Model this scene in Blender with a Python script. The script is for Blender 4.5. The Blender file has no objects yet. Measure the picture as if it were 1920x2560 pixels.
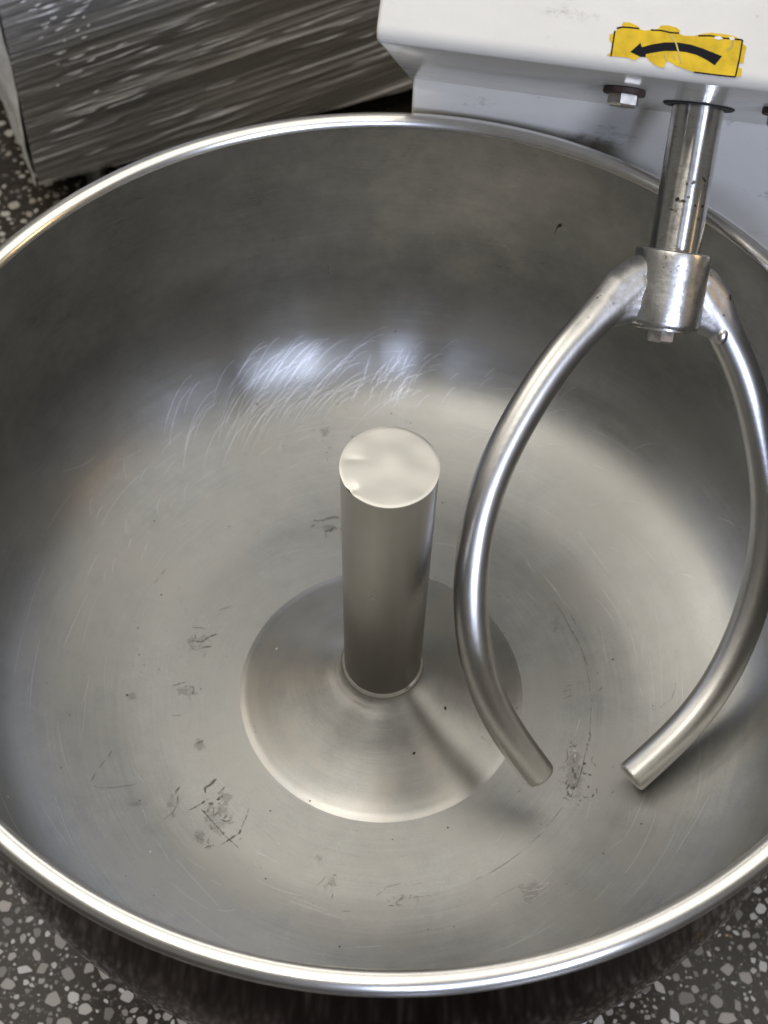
import bpy, bmesh, math, random
import numpy as np
from mathutils import Vector, Matrix, noise as mnoise
random.seed(7); np.random.seed(7)
S = 0.33            # metres per bowl radius; all layout numbers below are in bowl radii, bowl rim at height 0
ZF = 1.6            # floor lies this far below the rim
scene = bpy.context.scene
col = scene.collection
def W(p): return Vector((p[0]*S, p[1]*S, (p[2]+ZF)*S))

# ------------------------------------------------------------------ camera
cd = bpy.data.cameras.new("camera"); cam = bpy.data.objects.new("camera", cd); col.objects.link(cam)
cr, cu, cf = Vector((0.99933, 0.0316, 0.0185)), Vector((-0.0365, 0.8248, 0.5642)), Vector((0.0026*-1, 0.5645, -0.8254))
cf.normalize(); cr = (cr - cf*cr.dot(cf)).normalized(); cu = cr.cross(cf)
m = Matrix((cr, cu, -cf)).transposed().to_4x4(); m.translation = W((0, -1.7828, 2.4703)); cam.matrix_world = m
cd.sensor_width = 36; cd.lens = 3900/2560*36
cd.clip_start = 0.02; cd.clip_end = 60
cd.dof.use_dof = True; cd.dof.focus_distance = 3.15*S; cd.dof.aperture_fstop = 10
scene.camera = cam
# ------------------------------------------------------------------ world and lamps
scene.view_settings.view_transform = 'Standard'; scene.view_settings.look = 'None'
scene.view_settings.exposure = 0; scene.view_settings.gamma = 1
wd = bpy.data.worlds.new("World"); scene.world = wd; wd.use_nodes = True
bg = wd.node_tree.nodes['Background']; bg.inputs[0].default_value = (1.0, 0.965, 0.90, 1); bg.inputs[1].default_value = 0.13
def area(name, loc, target, sx, sy, rad, color):
    l = bpy.data.lights.new(name, 'AREA'); l.shape = 'RECTANGLE'; l.size = sx; l.size_y = sy
    l.energy = rad*math.pi*sx*sy; l.color = color
    o = bpy.data.objects.new(name, l); col.objects.link(o)
    loc = Vector(loc); d = Vector(target)-loc
    o.matrix_world = Matrix.Translation(loc) @ d.to_track_quat('-Z', 'Y').to_matrix().to_4x4()
    return o
cen = W((0, 0, 0))
area('bright_ceiling', (0, 0.42, 2.80), (0, 0.42, 0.5), 5.0, 2.6, 1.38, (1.0, 0.965, 0.895))
area('overhead_light', (-0.50, -0.68, 2.72), (-0.1, -0.1, 0.5), 1.1, .46, 6.2, (1.0, 0.955, 0.87))
area('overhead_light', (-2.2, 1.3, 2.74), (0, 0, 0.5), 1.9, 1.3, 3.4, (1.0, 0.95, 0.86))
area('overhead_light', (0.2, 3.7, 2.6), (0, 0.2, 0.5), 3.2, 1.3, 2.6, (1.0, 0.955, 0.88))  # added soft panel, no known lamp; brightens near bowl floor and rim
area('window_daylight', (2.54, -4.99, 3.30), cen, 1.3, 1.4, 34, (0.70, 0.78, 1.0))
area('window_daylight', (0.72, -5.75, 3.20), cen, 0.36, 1.2, 70, (0.60, 0.70, 1.0))
area('warm_lamp', (3.3, -0.5, 1.9), cen, 0.22, 0.7, 16, (1.0, 0.70, 0.36))

# ------------------------------------------------------------------ helpers
def link(name, me, mat=None, parent=None, world=None):
    o = bpy.data.objects.new(name, me); col.objects.link(o)
    if mat is not None and me is not None:
        if not me.materials: me.materials.append(mat)
    if parent is not None: o.parent = parent
    return o
def tag(o, label=None, cat=None, group=None, kind=None):
    if label: o['label'] = label
    if cat: o['category'] = cat
    if group: o['group'] = group
    if kind: o['kind'] = kind
    return o
def empty(name, loc):
    o = bpy.data.objects.new(name, None); o.empty_display_size = 0.05; col.objects.link(o); o.location = loc
    return o
def finish(bm, name, smooth=True, ang=35):
    me = bpy.data.meshes.new(name); bmesh.ops.recalc_face_normals(bm, faces=bm.faces[:]); bm.to_mesh(me); bm.free()
    if smooth:
        me.polygons.foreach_set('use_smooth', [True]*len(me.polygons)); me.set_sharp_from_angle(angle=math.radians(ang))
    return me
def lathe(bm, prof, seg=128, close=False):
    """prof: (r, z) in radii, turned about the z axis"""
    rings = []
    for r, z in prof:
        if r < 1e-6: rings.append([bm.verts.new((0, 0, z*S))])
        else: rings.append([bm.verts.new((r*S*math.cos(2*math.pi*i/seg), r*S*math.sin(2*math.pi*i/seg), z*S)) for i in range(seg)])
    for a, b in zip(rings[:-1], rings[1:]):
        for i in range(seg):
            j = (i+1) % seg
            if len(a) == 1 and len(b) == 1: continue
            if len(a) == 1: bm.faces.new((a[0], b[i], b[j]))
            elif len(b) == 1: bm.faces.new((a[i], b[0], a[j]))
            else: bm.faces.new((a[i], b[i], b[j], a[j]))
    if close:
        a, b = rings[-1], rings[0]
        for i in range(seg):
            j = (i+1) % seg; bm.faces.new((a[i], b[i], b[j], a[j]))
def smoothprof(pts, n=8):
    """Catmull-Rom through the profile points"""
    P = [Vector(p) for p in pts]; P = [2*P[0]-P[1]]+P+[2*P[-1]-P[-2]]; out = []
    for i in range(1, len(P)-2):
        for k in range(n):
            t = k/n; a, b, c, d = P[i-1:i+3]
            out.append(tuple(0.5*((2*b)+(c-a)*t+(2*a-5*b+4*c-d)*t*t+(3*b-a-3*c+d)*t**3)))
    out.append(tuple(P[-2])); return out
def box(bm, x0, x1, y0, y1, z0, z1, M=None):
    vs = [bm.verts.new((x, y, z)) for z in (z0, z1) for y in (y0, y1) for x in (x0, x1)]
    if M is not None:
        for v in vs: v.co = M @ v.co
    for f in ((0, 2, 3, 1), (4, 5, 7, 6), (0, 1, 5, 4), (2, 6, 7, 3), (0, 4, 6, 2), (1, 3, 7, 5)): bm.faces.new([vs[i] for i in f])
    return vs
def cyl(bm, r, z0, z1, seg=64, bev=0.0, M=None):
    pr = [(0, z0), (r-bev, z0), (r, z0+bev), (r, z1-bev), (r-bev, z1), (0, z1)] if bev else [(0, z0), (r, z0), (r, z1), (0, z1)]
    n0 = len(bm.verts); lathe(bm, pr, seg); bm.verts.ensure_lookup_table()
    if M is not None:
        for v in bm.verts[n0:]: v.co = M @ v.co
# ------------------------------------------------------------------ materials
def mat(name):
    m_ = bpy.data.materials.new(name); m_.use_nodes = True; nt = m_.node_tree
    return m_, nt, nt.nodes['Principled BSDF']
class N:
    def __init__(s, nt): s.nt = nt
    def n(s, t, **k):
        x = s.nt.nodes.new(t)
        for a, b in k.items(): setattr(x, a, b)
        return x
    def l(s, a, b): s.nt.links.new(a, b)
    def math(s, op, a, b=None, c=None):
        x = s.n('ShaderNodeMath', operation=op)
        for i, v in enumerate((a, b, c)):
            if v is None: continue
            if isinstance(v, (int, float)): x.inputs[i].default_value = v
            else: s.l(v, x.inputs[i])
        return x.outputs[0]
    def noise(s, vec, scale, detail=3, rough=.5):
        x = s.n('ShaderNodeTexNoise'); x.inputs['Scale'].default_value = scale; x.inputs['Detail'].default_value = detail; x.inputs['Roughness'].default_value = rough
        if vec is not None: s.l(vec, x.inputs['Vector'])
        return x.outputs['Fac']
    def ramp(s, fac, stops):
        x = s.n('ShaderNodeValToRGB'); cr_ = x.color_ramp
        while len(cr_.elements) < len(stops): cr_.elements.new(.5)
        for e_, (p_, c_) in zip(cr_.elements, stops):
            e_.position = p_; e_.color = (c_, c_, c_, 1) if isinstance(c_, (int, float)) else (*c_, 1)
        s.l(fac, x.inputs[0]); return x.outputs[0]
    def mapr(s, v, a, b, c, d):
        x = s.n('ShaderNodeMapRange'); s.l(v, x.inputs[0])
        for i, q_ in enumerate((a, b, c, d)): x.inputs[i+1].default_value = q_
        return x.outputs[0]
    def comb(s, x, y, z):
        c_ = s.n('ShaderNodeCombineXYZ')
        for i, v in enumerate((x, y, z)):
            if isinstance(v, (int, float)): c_.inputs[i].default_value = v
            else: s.l(v, c_.inputs[i])
        return c_.outputs[0]
    def mix(s, f, a, b):
        x = s.n('ShaderNodeMix', data_type='RGBA')
        for i, v in ((0, f), (6, a), (7, b)):
            if isinstance(v, (int, float)): x.inputs[i].default_value = v
            elif isinstance(v, tuple): x.inputs[i].default_value = (*v, 1)
            else: s.l(v, x.inputs[i])
        return x.outputs[2]
def steel(name, base=(.60, .585, .55), rough=.3, var=.06, aniso=.5, mode='lathe', streak=.12, bump=.15, mottle=.12, rot=0.25, spots=0.0, wall=0.0, tint=None, weldz=0.0):
    """brushed stainless steel; the grain runs round the object's z axis (lathe) or along it (axis)"""
    m_, nt, p = mat(name); k = N(nt)
    tc = k.n('ShaderNodeTexCoord'); sep = k.n('ShaderNodeSeparateXYZ'); k.l(tc.outputs['Object'], sep.inputs[0])
    x, y, z = sep.outputs
    r = k.math('SQRT', k.math('ADD', k.math('MULTIPLY', x, x), k.math('MULTIPLY', y, y)))
    if mode == 'lathe':
        ux = k.math('DIVIDE', x, k.math('MAXIMUM', r, 1e-4)); uy = k.math('DIVIDE', y, k.math('MAXIMUM', r, 1e-4))
        v1 = k.comb(k.math('MULTIPLY', ux, 2.5), k.math('MULTIPLY', uy, 2.5), k.math('MULTIPLY', k.math('SUBTRACT', r, z), 900))
    else:
        v1 = k.comb(k.math('MULTIPLY', x, 900), k.math('MULTIPLY', y, 900), k.math('MULTIPLY', z, 18))
    s1 = k.noise(v1, 1.0, 3, .6)
    big = k.noise(tc.outputs['Object'], 9, 5, .6); med = k.noise(tc.outputs['Object'], 60, 4, .6); fine = k.noise(tc.outputs['Object'], 700, 3, .6)
    rr = k.math('ADD', rough-var-mottle*.5, k.math('ADD', k.math('MULTIPLY', s1, var*2), k.math('MULTIPLY', big, mottle)))
    rr = k.math('ADD', rr, k.math('MULTIPLY', k.math('SUBTRACT', med, .5), mottle*.35))
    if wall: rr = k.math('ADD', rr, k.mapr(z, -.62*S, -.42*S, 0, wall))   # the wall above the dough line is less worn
    if weldz > 0: rr = k.math('ADD', rr, k.mapr(z, weldz*S, (weldz+.04)*S, 0, .10))
    k.l(rr, p.inputs['Roughness'])
    f1 = k.mapr(k.math('ADD', k.math('MULTIPLY', s1, .5), k.math('MULTIPLY', big, .5)), .3, .7, 1-streak, 1.0+streak*.4)
    f2 = k.math('MULTIPLY', k.mapr(med, .3, .7, 1-streak*.5, 1.0+streak*.3), k.mapr(fine, .3, .7, 1-streak*.45, 1+streak*.3)); f = k.math('MULTIPLY', f1, f2)
    hsv = k.n('ShaderNodeVectorMath', operation='SCALE'); hsv.inputs[0].default_value = base; k.l(f, hsv.inputs['Scale'])
    bc = hsv.outputs[0]
    if wall:   # shade of the upper wall painted into its colour; floor slightly less metallic
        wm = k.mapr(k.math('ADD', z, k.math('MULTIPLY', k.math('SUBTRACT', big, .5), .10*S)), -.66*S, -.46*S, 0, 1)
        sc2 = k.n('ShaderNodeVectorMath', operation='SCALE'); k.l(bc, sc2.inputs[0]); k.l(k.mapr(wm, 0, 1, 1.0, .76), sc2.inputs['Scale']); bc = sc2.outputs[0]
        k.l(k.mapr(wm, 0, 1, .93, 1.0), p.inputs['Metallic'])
    if tint: bc = k.mix(k.mapr(k.noise(tc.outputs['Object'], 14, 5, .7), .42, .68, 0, 1), bc, tint)
    if weldz > 0: spots = .5
    if spots:
        zm = k.mapr(z, weldz*S, (weldz+.04)*S, 0, 1) if weldz > 0 else 1.0
        pn_ = k.noise(tc.outputs['Object'], 190, 2, .5); cl_ = k.noise(tc.outputs['Object'], 28, 3, .6)
        ms = k.math('MULTIPLY', k.mapr(pn_, .63, .68, 0, 1), k.mapr(cl_, .47, .56, 0, 1)); gr = k.mapr(k.noise(tc.outputs['Object'], 45, 6, .75), .52, .74, 0, spots)
        bc = k.mix(k.math('MULTIPLY', k.math('MAXIMUM', ms, gr), zm), bc, (.09, .075, .06))
    k.l(bc, p.inputs['Base Color'])
    if not wall: p.inputs['Metallic'].default_value = 1
    p.inputs['Anisotropic'].default_value = aniso; p.inputs['Anisotropic Rotation'].default_value = rot
    if aniso:
        tg = k.n('ShaderNodeTangent', direction_type='RADIAL', axis='Z'); k.l(tg.outputs[0], p.inputs['Tangent'])
    b = k.n('ShaderNodeBump'); b.inputs['Strength'].default_value = bump; b.inputs['Distance'].default_value = .0003
    hgt = k.math('ADD', k.math('MULTIPLY', s1, .7), k.math('MULTIPLY', fine, .3))
    if weldz: hgt = k.math('ADD', hgt, k.math('MULTIPLY', k.math('MULTIPLY', k.noise(tc.outputs['Object'], 110, 4, .6), zm), 9.0))
    k.l(hgt, b.inputs['Height']); k.l(b.outputs[0], p.inputs['Normal'])
    return m_
def plain(name, colr, rough=.5, metal=0, noise_amt=.15, scale=40, spec=.5, coat=0, bump=0.0, bscale=200):
    m_, nt, p = mat(name); k = N(nt)
    tc = k.n('ShaderNodeTexCoord'); nz = k.noise(tc.outputs['Object'], scale, 5, .6)
    sc = k.n('ShaderNodeVectorMath', operation='SCALE'); sc.inputs[0].default_value = colr; k.l(k.mapr(nz, .3, .7, 1-noise_amt, 1+noise_amt*.5), sc.inputs['Scale'])
    k.l(sc.outputs[0], p.inputs['Base Color']); k.l(k.mapr(nz, .3, .7, rough*.85, rough*1.15), p.inputs['Roughness'])
    p.inputs['Metallic'].default_value = metal; p.inputs['Specular IOR Level'].default_value = spec; p.inputs['Coat Weight'].default_value = coat
    if bump:
        b = k.n('ShaderNodeBump'); b.inputs['Strength'].default_value = bump; b.inputs['Distance'].default_value = .0006
        k.l(k.noise(tc.outputs['Object'], bscale, 3, .5), b.inputs['Height']); k.l(b.outputs[0], p.inputs['Normal'])
    return m_
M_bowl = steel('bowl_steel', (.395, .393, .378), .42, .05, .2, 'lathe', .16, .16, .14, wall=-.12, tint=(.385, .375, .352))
M_cone = steel('cone_steel', (.475, .47, .45), .36, .05, .3, 'lathe', .16, .14, .16, tint=(.50, .465, .42))
M_rim = steel('rim_steel', (.86, .84, .80), .25, .04, .5, 'lathe', .10, .06, .05)
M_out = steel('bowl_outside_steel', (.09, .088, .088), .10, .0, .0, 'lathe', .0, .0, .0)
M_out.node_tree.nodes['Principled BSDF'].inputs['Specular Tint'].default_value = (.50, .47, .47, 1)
M_post = steel('post_steel', (.32, .305, .28), .28, .0, .0, 'lathe', .03, .0, .04)
M_cap = steel('post_cap_steel', (.64, .62, .57), .38, .02, .0, 'axis', .03, .0, .05)
M_cap.node_tree.nodes['Principled BSDF'].inputs['Metallic'].default_value = .88
M_shaft = steel('shaft_steel', (.72, .70, .66), .20, .05, .8, 'lathe', .12, .06, .12, spots=.5)
M_hub = steel('hub_steel', (.70, .68, .645), .30, .02, .2, 'lathe', .16, .10, .2, spots=.6, weldz=-9)
M_arm = steel('arm_steel', (.53, .515, .49), .35, .03, .0, 'axis', .10, .12, .06, weldz=1.02)
M_bolt = plain('bolt_steel', (.62, .58, .53), .36, 1, .35, 120)
M_rust = plain('rusty_washer', (.065, .038, .032), .6, .3, .5, 200)
M_dark = plain('dark_seal', (.02, .018, .016), .6, 0, .3, 80)
def smear(name, colr, amax, thr, scale, metal=.5):
    m_, nt, p = mat(name); k = N(nt); tc = k.n('ShaderNodeTexCoord'); at = k.n('ShaderNodeAttribute', attribute_name='cover')
    n1 = k.noise(tc.outputs['Object'], scale, 5, .65); n2 = k.noise(tc.outputs['Object'], scale*3.5, 3, .6)
    v = k.math('ADD', k.math('ADD', k.math('MULTIPLY', n1, .75), k.math('MULTIPLY', n2, .25)), k.math('MULTIPLY', at.outputs['Fac'], .42))
    a = k.mapr(v, thr, thr+.11, 0, amax)
    edge = k.mapr(k.math('ABSOLUTE', k.math('SUBTRACT', v, thr+.05)), .0, .045, 1, 0)
    sc = k.mix(k.math('MULTIPLY', edge, .6), colr, tuple(c*.45 for c in colr)); k.l(sc, p.inputs['Base Color'])
    p.inputs['Roughness'].default_value = .6; p.inputs['Metallic'].default_value = metal
    b = k.n('ShaderNodeBump'); b.inputs['Strength'].default_value = .6; b.inputs['Distance'].default_value = .0008; k.l(v, b.inputs['Height']); k.l(b.outputs[0], p.inputs['Normal'])
    tr = k.n('ShaderNodeBsdfTransparent'); mx = k.n('ShaderNodeMixShader'); k.l(a, mx.inputs[0]); k.l(tr.outputs[0], mx.inputs[1]); k.l(p.outputs[0], mx.inputs[2])
    k.l(mx.outputs[0], [n_ for n_ in nt.nodes if n_.type == 'OUTPUT_MATERIAL'][0].inputs[0]); return m_
M_resid = smear('dried_residue', (.20, .19, .175), .85, .40, 420)
M_smear = smear('dough_smear', (.36, .35, .33), .30, .80, 120)
M_speck = plain('dark_speck', (.035, .03, .025), .6, 0, .4, 300)
M_light = plain('pale_flake', (.62, .61, .57), .4, .2, .15, 300)
M_hair = plain('bright_scratch', (.88, .89, .93), .42, 1, .1, 200)
def paint():
    m_, nt, p = mat('white_enamel'); k = N(nt); tc = k.n('ShaderNodeTexCoord'); o = tc.outputs['Object']
    mp = k.n('ShaderNodeMapping'); mp.inputs['Scale'].default_value = (7, 22, 26); k.l(o, mp.inputs[0])
    smear = k.noise(mp.outputs[0], 1.6, 6, .68); fine = k.noise(o, 160, 3, .7)
    msk = k.math('MULTIPLY', k.mapr(smear, .56, .66, 0, 1), k.mapr(fine, .45, .60, 0, 1))
    big = k.noise(o, 5, 4, .6)
    c1 = k.mix(k.mapr(big, .35, .7, 0, 1), (.70, .672, .61), (.64, .612, .548))
    k.l(k.mix(k.math('MULTIPLY', msk, .65), c1, (.22, .20, .17)), p.inputs['Base Color'])
    p.inputs['Roughness'].default_value = .22; p.inputs['Coat Weight'].default_value = .3; p.inputs['Coat Roughness'].default_value = .08
    b = k.n('ShaderNodeBump'); b.inputs['Strength'].default_value = .35; b.inputs['Distance'].default_value = .0008
    k.l(k.math('ADD', k.noise(o, 90, 3, .5), k.math('MULTIPLY', k.noise(o, 12, 3, .5), 1.6)), b.inputs['Height']); k.l(b.outputs[0], p.inputs['Normal'])
    return m_
M_paint = paint()
M_yel = plain('yellow_vinyl', (.62, .405, .016), .5, 0, .22, 110, spec=.2)
M_blk = plain('black_print', (.008, .008, .010), .6, 0, .3, 60, spec=.1)
M_wht = plain('torn_paper', (.72, .69, .62), .7, 0, .1, 60)
M_crs = plain('sticker_crease', (.45, .36, .10), .6, 0, .2, 60)
# ------------------------------------------------------------------ measured marks (in bowl radii)
SPECKS = [(-0.596, 0.432, 1.3, 0), (-0.409, 0.451, 1.3, 0), (-0.561, 0.238, 1.6, 0), (-0.607, 0.138, 1.2, 0), (-0.596, 0.066, 1.3, 0), (-0.606, 0.034, 1.0, 0), (-0.58, 0.04, 1.0, 0), (-0.586, 0.019, 1.0, 0), (-0.611, -0.047, 2, 0), (-0.793, -0.057, 1.2, 0), (-0.731, -0.127, 1.0, 0), (-0.728, -0.269, 1.5, 0), (-0.438, -0.015, 1.2, 0), (-0.52, 0.26, 0.9, 0), (-0.384, 0.077, 0.9, 0), (-0.655, 0.312, 0.8, 0), (-0.458, 0.205, 0.8, 0), (-0.545, 0.032, 1, 0), (-0.299, -0.114, 0.8, 0), (-0.297, -0.128, 0.8, 0), (-0.505, 0.094, 0.8, 0), (-0.357, 0.775, 2, 0), (-0.422, 0.703, 1.0, 0), (-0.283, 0.684, 1.0, 0), (-0.146, 0.805, 1.0, 0), (-0.205, 0.734, 1, 0), (-0.182, 0.752, 0.9, 0), (-0.168, 0.746, 0.9, 0), (-0.161, 0.692, 1, 0), (-0.169, 0.679, 1.2, 0), (-0.166, 0.662, 1, 0), (-0.104, 0.726, 1.2, 0), (-0.094, 0.726, 1, 0), (-0.379, 0.651, 0.9, 0), (-0.244, 0.743, 0.9, 0), (-0.174, 0.959, 0.8, 0), (-0.26, 0.845, 1, 0), (-0.121, 0.794, 0.7, 0), (-0.463, 0.714, 0.7, 0), (0.003, 0.944, 1.2, 0), (-0.001, 0.79, 1.3, 0), (0.142, 0.555, 1.5, 0), (0.051, 0.768, 1.3, 0), (-0.101, 0.726, 1.1, 0), (0.039, 0.77, 0.8, 0), (-0.182, 0.752, 0.9, 0), (-0.169, 0.745, 0.8, 0), (-0.144, 0.805, 0.8, 0), (0.566, 0.104, 2, 0), (0.328, -0.038, 1.4, 0), (0.653, -0.03, 1.1, 0), (0.654, -0.041, 1, 0), (0.671, -0.036, 1, 0), (0.708, 0.023, 1, 0), (0.551, -0.186, 1, 0), (0.604, -0.339, 1.5, 0), (0.516, -0.41, 1.4, 0), (0.486, -0.176, 2, 0), (0.299, 0.172, 1, 0), (0.448, 0.192, 0.9, 0), (0.379, -0.334, 0.9, 0), (0.527, 0.067, 1, 0), (-0.157, -0.297, 1.5, 0), (-0.247, -0.324, 1.2, 0), (-0.245, -0.49, 1.5, 0), (-0.484, -0.558, 1.1, 0), (-0.549, -0.519, 1.1, 0), (-0.071, -0.646, 1.7, 0), (0.037, -0.383, 0.9, 0), (-0.045, -0.365, 0.8, 0), (-0.547, -0.32, 1.2, 0), (0.164, -0.349, 1.5, 0), (0.038, -0.383, 1, 0), (0.516, -0.41, 1.3, 0), (0.604, -0.34, 1.3, 0), (0.706, -0.322, 1.1, 0), (0.431, -0.484, 1, 0), (0.179, -0.589, 1.2, 0), (0.122, -0.596, 1, 0), (0.081, -0.195, 3.2, 0), (0.152, -0.086, 3, 0), (-0.157, -0.297, 1.6, 0), (-0.247, -0.324, 1.4, 0), (0.164, -0.35, 1.3, 0), (0.125, 0.327, 1.3, 0), (0.328, -0.038, 1, 0), (0.3, 0.172, 1.1, 0), (0.29, 0.28, 0.8, 0), (0.31, 0.28, 0.8, 0), (0.329, 0.283, 0.8, 0), (-0.815, -0.384, 1.6, 1), (-0.261, 0.087, 2.6, 1), (-0.139, 0.237, 1.2, 1), (-0.438, -0.173, 1.3, 1), (-0.422, -0.197, 1.5, 1), (-0.414, -0.19, 1, 1), (-0.475, -0.027, 1.2, 1), (-0.259, -0.463, 1.5, 1), (-0.507, -0.448, 2.6, 1), (-0.27, -0.456, 1, 1), (0.276, -0.547, 1, 1), (0.194, -0.47, 1, 1)]
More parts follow.
